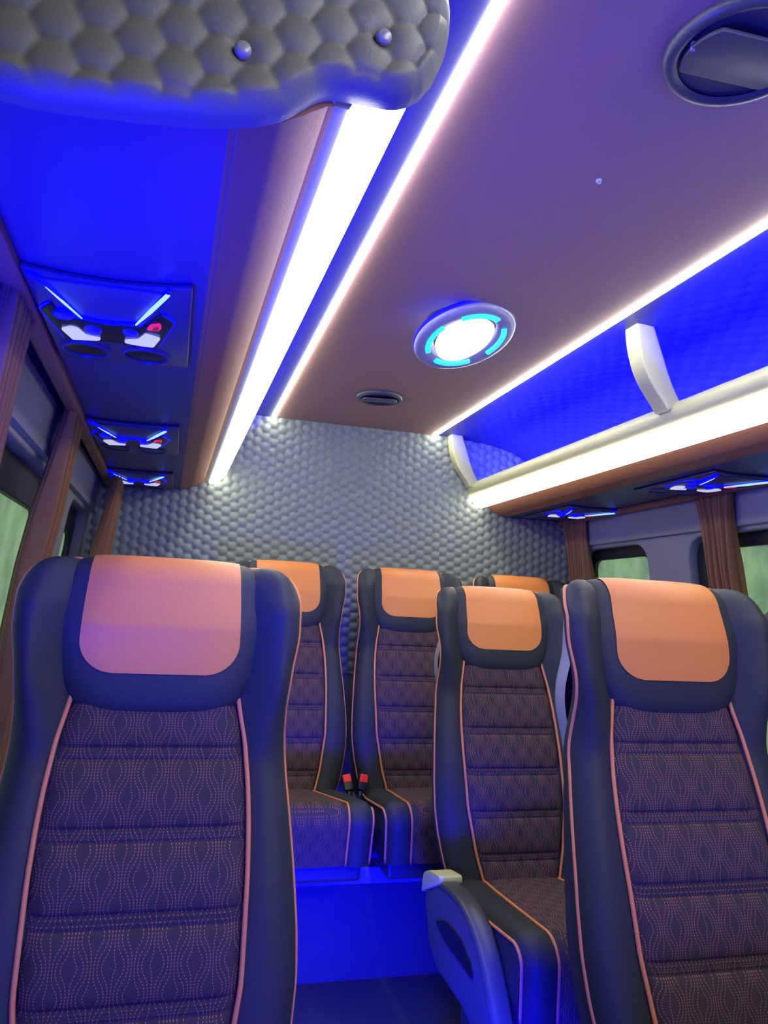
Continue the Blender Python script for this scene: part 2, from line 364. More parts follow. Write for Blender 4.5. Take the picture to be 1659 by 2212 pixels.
# LED strips at the ceiling edges
for sgn, nm in ((-1, 'left'), (1, 'right')):
    g = Geo(); P = [[(CX + sgn * s, y, H + z) for s, z in [(0.322, 0.722), (0.323, 0.716), (0.328, 0.713), (0.334, 0.716), (0.335, 0.722)]] for y in (-0.9, BY - 0.012)]
    g.grid(P, closed_u=True)
    tag(g.make('led_strip', M['led'], split=60), ('thin white glowing light strip along the left edge of the ceiling, beside the wide lamp' if sgn < 0 else 'thin white glowing light strip along the right edge of the ceiling above the blue rack'), 'light strip', 'ceiling light strips')

# ------------------------------------------------ front end panel of the left rack
outl = [(-0.40, 0.40), (-0.30, 0.392), (-0.16, 0.3858), (-0.1403, 0.384), (-0.1104, 0.3854), (-0.0589, 0.3905), (-0.0054, 0.3974), (0.0353, 0.4082), (0.0579, 0.4186), (0.0766, 0.4346), (0.0882, 0.445), (0.1001, 0.4488), (0.1247, 0.4504), (0.1498, 0.4512), (0.1625, 0.4543), (0.1792, 0.4659), (0.1915, 0.4848), (0.2002, 0.5099), (0.2019, 0.5334)]
def end_panel():
    pts = np.array(outl); xmax = 0.2022
    th = np.linspace(0, math.pi / 2, 200); xc = -0.40 + (xmax + 0.40) * np.sin(th)
    xc = np.unique(np.r_[np.arange(-0.40, 0.17, 0.0028), np.linspace(0.17, xmax, 40)])
    zb = np.interp(xc, pts[:, 0], pts[:, 1]); zb = np.convolve(np.pad(zb, 2, mode='edge'), np.ones(5) / 5, 'valid'); zb[-1] = 0.5334
    ztop = np.where(xc > 0.16, 0.60 + 0.0 * xc, 0.69); ztop = 0.69 - 0.14 * np.clip((xc - 0.12) / 0.0822, 0, 1) ** 4
    tt = np.linspace(0, 1, 110)
    Z = zb[None, :] + (ztop - zb)[None, :] * tt[:, None]; X = np.repeat(xc[None, :], len(tt), 0)
    # distance to border
    seg = np.r_[np.stack([xc, zb], 1), np.stack([xc, ztop], 1)[::-1]]
    D = np.full(X.shape, 9.0)
    for i_ in range(len(seg) - 1):
        a = seg[i_]; b = seg[i_ + 1]; d = b - a; L2 = (d ** 2).sum() + 1e-12; t = np.clip(((X - a[0]) * d[0] + (Z - a[1]) * d[1]) / L2, 0, 1)
        D = np.minimum(D, np.hypot(X - a[0] - t * d[0], Z - a[1] - t * d[1]))
    D = np.minimum(D, 0.02)
    rnd = 0.012 * (1 - np.sqrt(np.clip(1 - (1 - np.clip(D / 0.012, 0, 1)) ** 2, 0, 1)))
    q = quilt_cell(X + 0.031, Z - 0.426, 0.036, True) ** 0.8
    amp = np.clip((D - 0.002) / 0.012, 0, 1) * 0.0085
    Y = 0.600 - q * amp + rnd
    for bx, bz in ((0.018, 0.455), (0.137, 0.498)): Y += 0.006 * np.exp(-((X - bx) ** 2 + (Z - bz) ** 2) / 0.010 ** 2)
    return X, Y, Z
X, Y, Z = end_panel()
g = Geo().grid(np.stack([X, Y, H + Z], -1))
edge = np.r_[np.stack([X[0], Z[0]], 1), np.stack([X[:, -1], Z[:, -1]], 1)[1:], np.stack([X[-1], Z[-1]], 1)[::-1][1:]]
ey = np.r_[Y[0], Y[1:, -1], Y[-1][::-1][1:]]
rings = [[(a, yy + dy if k < 1 else 0.612 + dy, H + b) for (a, b), yy in zip(edge, ey)] for k, dy in enumerate((0.0, 0.006, 0.012))]
g.grid(rings)
panel = g.make('rack_end_panel', M['quiltpanel'], split=70); 
tag(panel, 'grey quilted leather end panel with two round studs at top left of the photo', 'panel')
for bx, bz in ((0.018, 0.455), (0.137, 0.498)):
    prof = [(0.0001, -0.010), (0.004, -0.0098), (0.0065, -0.0085), (0.0072, -0.006), (0.0072, 0.0), (0.0060, 0.0014), (0.0058, 0.006)]
    P = [[(bx + r * math.cos(t), 0.600 + z, H + bz + r * math.sin(t)) for t in np.linspace(0, 2 * math.pi, 24, endpoint=False)] for r, z in prof]
    Geo().grid(P, closed_u=True).make('stud', M['rim'], panel)

# ------------------------------------------------ ceiling round lamp and vents
def ring_arc(c, r0, r1, a0, a1, z0, z1, n=24):
    g = Geo(); t = np.linspace(a0, a1, n); P = []
    prof = [(r0, z1), (r0, z0), (r1, z0), (r1, z1)]
    P = [[(c[0] + r * math.cos(a), c[1] + r * math.sin(a), c[2] + z) for r, z in prof] for a in t]
    g.grid(P, closed_u=True); g.F.append((0, 1, 2, 3)); e = len(g.V) - 4; g.F.append((e + 3, e + 2, e + 1, e)); return g
lamp = empty('ceiling_lamp', (0.636, 1.70, H + 0.682)); tag(lamp, 'round ceiling lamp with white disc and four glowing cyan bars', 'ceiling lamp')
RO = 0.128
qa = Vector((0, 0, -1)).rotation_difference(Vector((0.18, -0.30, -0.93))).to_euler(); qb = Vector((0, 0, -1)).rotation_difference(Vector((0.30, -0.36, -0.88))).to_euler()
def tilt(o, q): o.rotation_euler = q; return o
Geo().lathe([(0.0001, 0.0385), (0.088, 0.0385), (0.092, 0.034), (0.080, 0.022), (0.0001, 0.022)], (0, 0, 0), 56).make('lamp_mount', M['black'], lamp, split=40)
tilt(Geo().lathe([(RO * 0.82, 0.012), (RO * 0.985, 0.010), (RO * 1.01, 0.003), (RO * 0.98, -0.002), (RO * 0.80, -0.002)], (0, 0, 0), 64).make('blue_halo_ring', M['blueled'], lamp, split=40), qa)
tilt(Geo().lathe([(RO * 0.83, 0.0), (RO, -0.002), (RO * 1.005, -0.006), (RO * 0.97, -0.013), (RO * 0.89, -0.017), (RO * 0.70, -0.013), (RO * 0.64, -0.008), (RO * 0.60, 0.004)], (0, 0, 0), 72).make('bezel', M['rim'], lamp, split=50), qa)
tilt(Geo().lathe([(0.0001, -0.016), (0.045, -0.0155), (0.072, -0.0135), (0.0765, -0.009), (0.075, 0.006)], (0, 0, 0), 64).make('lamp_disc', M['disc'], lamp, split=60), qb).location = (0, 0, -0.005)
for k in range(4):
    a0 = math.radians(-26 + 90 * k); tilt(ring_arc((0, 0, 0), RO * 0.70, RO * 0.80, a0, a0 + math.radians(62), -0.0195, -0.010).make('light_bar', M['cyan'], lamp, split=40, bevel=0.002), qa)
def vent(x, y, r, lab, tilt):
    v = empty('ceiling_vent', (x, y, H + 0.72)); tag(v, lab, 'ceiling vent', 'round ceiling air vents')
    Geo().lathe([(r * 0.80, -0.001), (r, -0.001), (r * 1.0, -0.006), (r * 0.95, -0.012), (r * 0.86, -0.013), (r * 0.80, -0.008)], (0, 0, 0), 56).make('vent_ring', M['darkgrey'], v, split=50)
    Geo().lathe([(0.0001, -0.002), (r * 0.84, -0.002), (r * 0.84, -0.004), (0.0001, -0.004)], (0, 0, 0), 40).make('vent_bowl', M['darkgrey'], v, split=40)
    pol = [(r * 0.77 * math.cos(a), max(-r * 0.46, min(r * 0.46, r * 0.77 * math.sin(a)))) for a in np.linspace(0, 2 * math.pi, 72, endpoint=False)]
    pol = [p_ for k_, p_ in enumerate(pol) if k_ == 0 or (p_[0] - pol[k_ - 1][0]) ** 2 + (p_[1] - pol[k_ - 1][1]) ** 2 > 1e-9]
    g = Geo().prism(pol, -0.016, -0.010); f = g.make('vent_flap', M['darkgrey'], v, split=40, bevel=0.0015); f.rotation_euler = (math.radians(7), 0, math.radians(tilt))
    for sx in (-1, 1):
        q = Geo().tube([(sx * r * 0.74, 0, -0.017), (sx * r * 0.74, 0, -0.006)], 0.003, 10); o = q.make('vent_pivot', M['rim'], v, split=40); o.rotation_euler = (0, 0, math.radians(tilt))
    return v
vent(0.632, 0.735, 0.096, 'large dark round air vent with open flap at the top right of the ceiling', -2)
vent(0.616, 2.44, 0.078, 'small dark round air vent in the ceiling near the quilted rear wall', -10)
tag(Geo().lathe([(0.0001, -0.005), (0.003, -0.0045), (0.0045, -0.002), (0.005, 0.001)], (0.617, 1.049, H + 0.719), 16).make('ceiling_screw', M['rim']), 'tiny screw head in the ceiling between round lamp and large vent', 'screw')

# ------------------------------------------------ reading light units
def plan(poly, z0, z1, name, material, parent, bevel=0.0, r=0.004):
    return Geo().prism(rounded(poly, r, 3), z0, z1, 'z').make(name, material, parent, bevel=bevel, split=40)
def make_reader(lab):
    R_ = empty('reading_light', (-0.127, 1.165, H + 0.41)); tag(R_, lab, 'reading light', 'reading light panels')
    # housing plate with a curved front edge
    fx = np.linspace(-0.092, 0.118, 20); front = [(x, -0.157 - 0.018 * ((x - 0.0) / 0.1) ** 2 + (0.0)) for x in fx]
    poly = front + [(0.118, 0.165), (0.05, 0.178), (-0.092, 0.20)]
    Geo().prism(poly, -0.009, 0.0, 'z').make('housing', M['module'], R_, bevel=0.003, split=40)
    plan([(-0.072, -0.150), (0.083, -0.158), (0.044, -0.040), (0.0, -0.030), (-0.034, -0.036)], -0.0125, -0.006, 'raised_plate', M['under'], R_, 0.002, 0.006)
    # blue V shaped light guide
    g = Geo(); pts = [(-0.082, -0.165), (-0.066, -0.140), (-0.036, -0.030), (0.0, -0.022), (0.046, -0.032), (0.088, -0.172)]
    g.tube([(a, b, -0.012) for a, b in pts], 0.0042, 10); g.make('blue_light_guide', M['blueled'], R_)
    g = Geo().tube([(-0.0656, -0.1356, -0.0158), (-0.05, -0.088, -0.016), (-0.0327, -0.0339, -0.0158)], [0.0010, 0.0018, 0.0010], 8); g.make('light_strip', M['paleblue'], R_)
    g = Geo().tube([(0.0874, -0.1701, -0.0165), (0.064, -0.103, -0.0168), (0.0420, -0.0401, -0.0165)], [0.0030, 0.0032, 0.0014], 8); g.make('light_strip', M['paleblue'], R_)
    ins = [(-0.0689, -0.07), (-0.0875, -0.0404), (-0.0687, 0.0721), (-0.0569, 0.0728), (0.0638, 0.0596), (0.0714, 0.0603), (0.0959, -0.0566), (0.0767, -0.0843), (0.0543, -0.023), (0.0, -0.012), (-0.0363, -0.0165), (-0.0656, -0.02)]
    big = [(a * 1.035 - 0.0003, b * 1.03) for a, b in ins]
    plan(big, -0.0115, -0.006, 'insert_surround', M['blueled'], R_, 0.0, 0.008)
    plan(ins, -0.0135, -0.006, 'insert', M['black'], R_, 0.001, 0.008)
    plan([(-0.0684, 0.0256), (-0.0527, 0.010), (-0.0435, 0.0145), (-0.035, 0.0424), (-0.0135, 0.048), (-0.0172, 0.0574), (-0.0566, 0.0694)], -0.0165, -0.012, 'lens', M['lens'], R_, 0.001, 0.004)
    plan([(0.0209, 0.0414), (0.0422, 0.0302), (0.0535, -0.001), (0.0752, 0.0118), (0.0639, 0.0562), (0.0456, 0.0568), (0.0217, 0.0527)], -0.0165, -0.012, 'lens', M['lens'], R_, 0.001, 0.004)
    rb = plan([(0.0556, -0.0193), (0.062, -0.0427), (0.0762, -0.0526), (0.0773, -0.0325), (0.0714, -0.0194)], -0.0155, -0.012, 'call_button', M['red'], R_, 0.001, 0.004)
    plan([(0.063, -0.0240), (0.066, -0.036), (0.0735, -0.042), (0.0735, -0.030), (0.070, -0.0240)], -0.0168, -0.015, 'button_symbol', M['redbuckle'], rb, 0.0005, 0.003)
    for (a, b, ra, rb2) in ((-0.0223, 0.0172, 0.013, 0.021), (0.0315, 0.0079, 0.012, 0.018), (-0.0586, -0.0292, 0.015, 0.016)):
        Geo().lathe([(0.0001, -0.0155), (0.8, -0.0155), (1.0, -0.013), (1.0, -0.011)], (0, 0, 0), 24).make('blue_button', M['blueled'], R_)
        o = col.objects[-1] if False else [c for c in R_.children if c.name.startswith('blue_button')][-1]
        o.location = (a, b, 0)
        for v_ in o.data.vertices: v_.co.x *= ra; v_.co.y *= rb2
    # speaker pods
    g = Geo().lathe([(1.0, -0.006), (0.97, -0.013), (0.5, -0.015), (0.0001, -0.015)], (0, 0, 0), 40)
    for cx_, cy_ in ((-0.0442, 0.132), (0.050, 0.126)):
        o = Geo().lathe([(0.040, -0.004), (0.0395, -0.011), (0.037, -0.013), (0.0335, -0.013), (0.032, -0.0095)], (cx_, cy_, 0), 40).make('speaker_ring', M['under'], R_, split=50)
        Geo().lathe([(0.0325, -0.0095), (0.02, -0.011), (0.0001, -0.0115)], (cx_, cy_, 0), 36).make('speaker_grille', M['black'], R_)
    return R_
def copy_tree(o, parent=None):
    c = o.copy(); col.objects.link(c)
    if parent is not None: c.parent = parent; c.matrix_parent_inverse = o.matrix_parent_inverse
    for ch in list(o.children): copy_tree(ch, c)
    return c
rd = make_reader('nearest and largest reading light panel under the left rack, with red call symbol')
for x, y, lab in ((-0.138, 2.005, 'middle one of the three reading light panels under the left rack'),
                  (-0.152, 2.700, 'farthest reading light panel under the left rack, next to the rear wall'),
                  (1.425, 1.84, 'reading light panel under the right rack, near the right edge of the photo'),
                  (1.425, 2.60, 'reading light panel at the rear end of the right rack, above the back curtain')):
    c = copy_tree(rd); c.location = (x, y, H + 0.41); c['label'] = lab

# ------------------------------------------------ curtains
def curtain(sgn, yc0, yc1, lab, zb=-0.42, folds=7, flare=0.35, seed=1, inn=0.0):
    rnd = random.Random(seed); n = folds * 10; g = Geo(); P = []
    ph = [rnd.uniform(-0.5, 0.5) for _ in range(8)]
    for z in np.linspace(0.395, zb, 34):
        t = (0.395 - z); k = 1.0 + flare * math.exp(-t / 0.05); row = []
        for i in range(n * 2 + 1):
            u = i / (2 * n); 
            if i <= n: a = i / n; f = 1
            else: a = 2 - i / n; f = -1
            y = (yc0 + yc1) / 2 + (a - 0.5) * (yc1 - yc0) * k
            amp = 0.021 * min(1, 0.35 + t * 3.0); dx = amp * math.sin(a * folds * 2 * math.pi + ph[0] + 0.6 * math.sin(t * 4 + ph[1])) + 0.004 * math.sin(a * folds * 5.3 * math.pi + ph[2])
            x = 0.895 - inn + 0.05 * min(1, t * 3) * 0.4 + 0.10 * t * (t > 0) + dx * 1 + (0.004 if f < 0 else 0)
            if sgn < 0: X = side(sgn, x, y)
            else: X = CX + x
            row.append((X, y, H + z))
        P.append(row)
    g.grid(P)
    return tag(g.make('curtain', M['curtain'], fix=False), lab, 'curtain', 'gathered brown window curtains')
curtain(-1, 1.05, 1.15, 'gathered brown curtain at the far left edge of the photo', seed=1)
curtain(-1, 1.73, 1.85, 'gathered brown curtain on the left between the two windows', seed=2)
curtain(-1, 2.62, 2.80, 'gathered brown curtain at the left rear corner by the quilted wall', seed=3, inn=0.045)
curtain(1, 1.87, 1.99, 'gathered brown curtain hanging over the large right window', seed=4, folds=6)
curtain(1, 2.70, 2.82, 'gathered brown curtain at the right rear corner by the quilted wall', seed=5)
# black grab handle on the left wall beside the near seat
g = Geo().tube([(-0.315, 1.37, H + 0.02), (-0.300, 1.385, H + 0.012), (-0.292, 1.37, H - 0.04), (-0.297, 1.33, H - 0.13), (-0.31, 1.30, H - 0.20), (-0.325, 1.29, H - 0.205)], [0.008, 0.012, 0.016, 0.015, 0.012, 0.009], 12)
tag(g.make('grab_handle', M['black']), 'black grab handle at the left edge beside the large front left seat', 'handle')

# ------------------------------------------------ seats
ZT = 1.172; ZJ = 0.45; REC = 0.29
WO = smooth_tab([(0.05, 0.200), (0.10, 0.200), (0.147, 0.191), (0.20, 0.186), (0.24, 0.187), (0.31, 0.193), (0.36, 0.199), (0.42, 0.205), (0.50, 0.211), (0.56, 0.212), (0.62, 0.206), (0.69, 0.192), (0.76, 0.165)], 300, 10)
def wo(h):
    h = np.asarray(h, float); base = np.interp(h, [a for a, _ in WO], [b for _, b in WO])
    c = 0.150 + 0.050 * np.sqrt(np.clip(1 - (1 - np.clip(h / 0.05, 0, 1)) ** 2, 0, 1)); return np.minimum(base, np.where(h < 0.05, c, base))
WI = smooth_tab([(0.15, 0.108), (0.20, 0.117), (0.25, 0.128), (0.31, 0.135), (0.36, 0.138), (0.42, 0.139), (0.55, 0.136), (0.66, 0.119), (0.76, 0.093)], 300, 10)
def wi(h): return np.interp(h, [a for a, _ in WI], [b for _, b in WI])
WH = smooth_tab([(0.0, 0.128), (0.03, 0.148), (0.07, 0.163), (0.12, 0.155), (0.17, 0.137), (0.195, 0.122), (0.225, 0.110)], 300, 8)
def wh(h):
    h = np.asarray(h, float); b = np.interp(h, [a for a, _ in WH], [b for _, b in WH])
    return np.where(h > 0.19, b * np.clip(1 - ((h - 0.19) / 0.034) ** 2.4, 0, 1) ** (1 / 2.4), b)
def wp(h):
    h = np.asarray(h, float); b = np.interp(h, [0, 0.05, 0.10, 0.2], [0.108, 0.111, 0.112, 0.112])
    return np.where(h > 0.112, b - 0.05 + 0.05 * np.sqrt(np.clip(1 - ((h - 0.112) / 0.047) ** 2, 0, 1)), b) * np.clip((0.1591 - h) * 1e5, 0, 1)
RT = 0.032
def sh(s):
    th = np.clip(s / RT, 0, math.pi / 2); h = np.where(s < 0, 0, np.where(s < RT * math.pi / 2, RT * (1 - np.cos(th)), s - RT * math.pi / 2 + RT))
    yo = np.where(s < 0, RT - s, np.where(s < RT * math.pi / 2, RT * (1 - np.sin(th)), 0)); return h, yo, th
def yrec(h): return REC * (ZT - h - ZJ) - 0.028 * np.clip((0.22 - h) / 0.22, 0, 1) ** 1.5 - 0.012 * np.exp(-((h - 0.50) / 0.16) ** 2)
def surf(X, s, off):
    """point on the front/top surface of the backrest, pushed out along the normal by off"""
    h, yo, th = sh(s)
    Y = yrec(h) + yo - np.sin(th) * off; Z = ZT - h + np.cos(th) * off * (s < RT * 2) - np.where(s < 0, s * s * 6, 0)
    return np.stack([X + 0 * Y, Y, Z], -1)
def body_off(X, s):
    h, _, _ = sh(s); W = wo(h); Wi = wi(h)
    ax = np.abs(X)
    e = np.clip((W - ax) / 0.026, 0, 1); rnd = -0.020 * (1 - np.sqrt(1 - (1 - e) ** 2))
    t = np.clip((ax - Wi * 0.96) / (W - Wi * 0.96 + 1e-6), 0, 1)
    low = np.clip((h - 0.16) / 0.08, 0, 1)
    bol = 0.016 * np.sin(math.pi * np.clip(t * 0.85 + 0.12, 0, 1)) * low * (ax > Wi * 0.96)
    q_ = np.clip((ax - 0.095) / 0.085, 0, 1); z1 = np.clip((h + 0.035) / 0.10, 0, 1); z2 = 1 - np.clip((h - 0.15) / 0.14, 0, 1)
    wing = 0.056 * q_ * q_ * (3 - 2 * q_) * z1 * z1 * (3 - 2 * z1) * z2 * z2 * (3 - 2 * z2)
    bol = np.where(ax > Wi * 0.96, bol, -0.014 * low)
    return rnd + bol + wing
GRV = [0.270, 0.372, 0.470, 0.570, 0.668]
def fab_off(X, s):
    h, _, _ = sh(s); W = wi(h); x = np.abs(X) / W
    o = 0.010 * np.sqrt(np.clip(1 - x ** 6, 0, 1)) - 0.002
    g_ = np.zeros_like(h + X)
    cells = [0.17] + GRV + [0.77]
    for a, b in zip(cells[:-1], cells[1:]):
        t = (h - a) / (b - a); m_ = (t >= 0) & (t <= 1); g_ = g_ + np.where(m_, 0.015 * np.clip(1 - np.abs(2 * t - 1) ** 3.2, 0, 1) ** 0.7, 0)
    for gz in GRV: g_ = g_ + 0.0060 * np.exp(-((h - gz) / 0.0045) ** 2) - 0.003 * np.exp(-((np.abs(h - gz) - 0.0085) / 0.0022) ** 2)
    return o + g_ * np.clip(1.25 * (1 - x ** 8), 0, 1)
def head_off(X, s):
    h, _, _ = sh(s); W = np.maximum(wh(h), 1e-4); x = np.clip(np.abs(X) / W, 0, 1)
    t = np.clip((h - 0.10) / 0.124, 0, 1)
    return 0.004 + 0.034 * np.clip(1 - x ** 4, 0, 1) ** 0.5 * np.clip(1 - t ** 4, 0, 1) ** 0.5 * (0.30 + 0.70 * np.clip(h / 0.09, 0, 1) ** 0.8) - 0.008 * (x > 0.999) 
def wgrid(wf, ss, nu, offf, eps=0.0):
    h = sh(ss)[0]; W = wf(h) * np.where(ss < 0, 1 + ss * 6, 1.0); u = np.sin(np.linspace(-1, 1, nu) * math.pi / 2) * 0.5 + np.linspace(-1, 1, nu) * 0.5
    X = W[:, None] * u[None, :]; S = np.repeat(ss[:, None], nu, 1)
    return surf(X, S, offf(X, S) + eps), X, S
def add_uv(o, f):
    me = o.data; a = me.attributes.new('uvw', 'FLOAT_VECTOR', 'POINT'); co = np.empty(len(me.vertices) * 3, 'f'); me.vertices.foreach_get('co', co); co = co.reshape(-1, 3)
    a.data.foreach_set('vector', f(co).astype('f').ravel())
def make_seat(zbase, label, group, armrest=False, LEN=0.40):
    S = empty('passenger_seat'); tag(S, label, 'seat', group)
    # --- backrest body
    smax = RT * math.pi / 2 - RT + 0.775
    ss = np.r_[np.linspace(0.0, 0.10, 16), np.linspace(0.105, smax, 66)]
    P, X, Sg = wgrid(wo, ss, 61, body_off)
    g = Geo().grid(P)
    L = P[:, 0]; R_ = P[:, -1]
    outline = np.concatenate([L[::-1], P[0][1:-1], R_])
    dep = 0.085
    hh_ = (ZT - outline[:, 2])
    shk = np.interp(hh_, [0, 0.12, 0.35, 0.7], [0.060, 0.066, 0.030, 0.010]); sgx = np.sign(outline[:, 0]) * np.clip(np.abs(outline[:, 0]) / 0.13, 0, 1)
    r1 = outline.copy(); r1[:, 1] += 0.03; r1[:, 0] -= sgx * shk * 0.1; r1[:, 2] -= 0.002 * (hh_ < 0.05)
    r2 = outline.copy(); r2[:, 1] += dep; r2[:, 0] -= sgx * shk; r2[:, 2] -= 0.012 * (1 - np.clip(hh_ / 0.1, 0, 1))
    r3 = outline.copy(); r3[:, 1] += dep + 0.015; r3[:, 0] *= 0.72; r3[:, 2] -= 0.035 * (1 - np.clip(hh_ / 0.4, 0, 1))
    g.grid([outline, r1, r2, r3])
    n = len(r3); k = len(g.V) - n; g.F.append(tuple(range(k, k + n)))
    br = g.make('backrest', M['leather'], S, fix=True, split=60)
    # --- piping
    P1 = [tuple(p + np.array([0.0, 0.004, 0.0])) for p in outline]
    Geo().tube(P1, 0.0034, 8).make('piping', M['pipe'], br)
    for sg in (-1, 1):
        h_ = np.linspace(0.186, 0.765, 50); s_ = h_ + RT * math.pi / 2 - RT; Xp = sg * wi(h_)
        Q = surf(Xp, s_, np.full(50, 0.0125))
        Geo().tube([tuple(p) for p in Q], 0.0036, 8).make('piping', M['pipe'], br)
    # --- fabric
    ss2 = np.linspace(0.165, 0.765, 300) + RT * math.pi / 2 - RT
    P, X, Sg = wgrid(wi, ss2, 33, fab_off)
    fo = Geo().grid(P).make('fabric_panel', M['fabric'], br, fix=False)
    add_uv(fo, lambda c: np.stack([c[:, 0], c[:, 2], 0 * c[:, 0]], 1))
    # --- shell behind
    hs = np.linspace(0.06, 0.72, 40); W = wo(hs) - np.interp(hs, [0, 0.12, 0.35, 0.7], [0.060, 0.064, 0.028, 0.008]) + 0.034 * np.exp(-((hs - 0.20) / 0.085) ** 2)
    rows = []
    for h, w_ in zip(hs, W):
        y = float(yrec(h)); row = []
        for t in np.linspace(0, math.pi, 21):
            cx_ = -math.cos(t); row.append((w_ * math.copysign(abs(cx_) ** 0.35, cx_), y + 0.055 + 0.072 * math.sin(t) ** 0.5, ZT - h))
        rows.append(row)
    Geo().grid(rows).make('back_shell', M['shell'], br, fix=False)
    # --- headrest
    ss3 = np.r_[np.linspace(-0.05, 0.0, 6), np.linspace(0.004, 0.195, 40), np.linspace(0.198, 0.242, 26)]
    P, X, Sg = wgrid(wh, ss3, 61, head_off)
    hr = Geo().grid(P).make('headrest', M['leather'], S, fix=False)
    ss4 = np.r_[np.linspace(-0.045, 0.0, 6), np.linspace(0.004, 0.127, 30), np.linspace(0.129, 0.1772, 34)]
    P, X, Sg = wgrid(wp, ss4, 41, head_off, 0.0016)
    Geo().grid(P).make('headrest_patch', M['orange'], hr, fix=False)
    # --- cushion
    RISE = 0.042; RF = 0.05
    def cz(sv):      # arc along the cushion: 0 at the back
        a = math.atan2(RISE, LEN); Ls = math.hypot(RISE, LEN); 
        if sv < Ls: return (-sv * math.cos(a), ZJ + sv * math.sin(a), math.pi / 2 + a)
        t = (sv - Ls) / RF; ang = math.pi / 2 + a
        if t < ang:
            cy = -Ls * math.cos(a) + RF * math.sin(-a) * -1 * -1; 
            c0 = (-Ls * math.cos(a) - RF * math.sin(a) * 1.0, ZJ + Ls * math.sin(a) - RF * math.cos(a))
            return (c0[0] + RF * math.sin(a) * math.cos(t) * 1.0 - RF * math.cos(a) * math.sin(t), c0[1] + RF * math.cos(a) * math.cos(t) + RF * math.sin(a) * math.sin(t), math.pi / 2 + a - t)
        d = sv - Ls - RF * ang
        y, z, _ = cz(Ls + RF * ang - 1e-6); return (y + d * 0.10, z - d, 0.0)
    Ls = math.hypot(RISE, LEN); a0 = math.atan2(RISE, LEN); tot = Ls + RF * (math.pi / 2 + a0) + 0.105
    sv = np.r_[np.linspace(-0.0, Ls, 22)[:-1], np.linspace(Ls, Ls + RF * (math.pi / 2 + a0), 16)[:-1], np.linspace(Ls + RF * (math.pi / 2 + a0), tot, 8)]
    def cw(s_, k): 
        return np.interp(s_, [0, 0.12, Ls, tot], ([0.180, 0.198, 0.208, 0.200] if k else [0.098, 0.112, 0.136, 0.130]))
    def csurf(x, s_, off):
        y, z, an = cz(s_); ny, nz = -math.cos(an), math.sin(an)
        return (x, y + ny * off, z + nz * off)
    rows = []; us = np.sin(np.linspace(-1, 1, 41) * math.pi / 2) * 0.4 + np.linspace(-1, 1, 41) * 0.6
    for s_ in sv:
        W_ = float(cw(s_, 1)); Wn = float(cw(s_, 0)); row = []
        for u in us:
            x = u * W_; ax = abs(x); e = min(1, (W_ - ax) / 0.03); off = -0.022 * (1 - math.sqrt(max(0, 1 - (1 - e) ** 2))) + 0.008 * math.sin(math.pi * min(1, max(0, (ax - Wn) / (W_ - Wn)))) 
            if ax < Wn: off -= 0.010
            row.append(csurf(x, s_, off))
        rows.append(row)
    g = Geo().grid(rows); A = np.array(rows)
    for sg, ix in ((-1, 0), (1, -1)):
        top = A[:, ix]; bot = top.copy(); bot[:, 2] = np.minimum(bot[:, 2], A[-1, ix, 2] + 0.0) ; bot[:, 0] *= 0.97
        mid = (top + bot) / 2; mid[:, 0] += sg * 0.006
        g.grid([top, mid, bot] if sg > 0 else [top, mid, bot])
    cu = g.make('seat_cushion', M['leather'], S, fix=False, split=60)
    P_f = []
    for s_ in np.linspace(0, tot - 0.003, 70):
        Wn = float(cw(s_, 0)); P_f.append([csurf(u * Wn, s_, -0.004 + 0.012 * math.sqrt(max(0, 1 - u ** 6))) for u in np.linspace(-1, 1, 25)])
    fo = Geo().grid(P_f).make('fabric_panel', M['fabric'], cu, fix=False)
    add_uv(fo, lambda c: np.stack([c[:, 0], c[:, 1] * -1 + c[:, 2], 0 * c[:, 0]], 1))
    for k in (0, 1):
        for sg in (-1, 1):
            pts = [csurf(sg * float(cw(s_, k)) * (1.0), s_, 0.001 if k == 0 else -0.014) for s_ in sv]
            Geo().tube(pts, 0.0034, 8).make('piping', M['pipe'], cu)
    # --- base
    g = Geo(); g.box(-0.185, 0.185, -0.34, 0.04, 0.285 if zbase > 0 else 0.27, 0.375)
    g.make('seat_pan', M['darkgrey'], S, smooth=False, bevel=0.01)
    if zbase == 0:
        for sx in (-0.15, 0.15):
            g = Geo(); g.prism([(-0.34, 0.0), (0.03, 0.0), (0.02, 0.04), (-0.06, 0.10), (-0.04, 0.275), (-0.26, 0.275), (-0.24, 0.10), (-0.33, 0.04)], sx - 0.02, sx + 0.02, 'x')
            g.make('leg', M['darkgrey'], S, smooth=False, bevel=0.006)
    else:
        g = Geo(); g.box(-0.15, 0.15, -0.02, 0.10, 0.335 - zbase, 0.31); g.make('leg', M['darkgrey'], S, smooth=False, bevel=0.006)
    # recliner side cover at the hinge
    for sg in (-1, 1):
        g = Geo(); g.prism(rounded([(-0.04, 0.33), (0.08, 0.33), (0.09, 0.42), (0.04, 0.44), (-0.02, 0.40)], 0.02), sg * 0.196, sg * 0.208, 'x'); g.make('hinge_cover', M['darkgrey'], S, bevel=0.003, split=40)
    if armrest: make_arm(S)
    return S
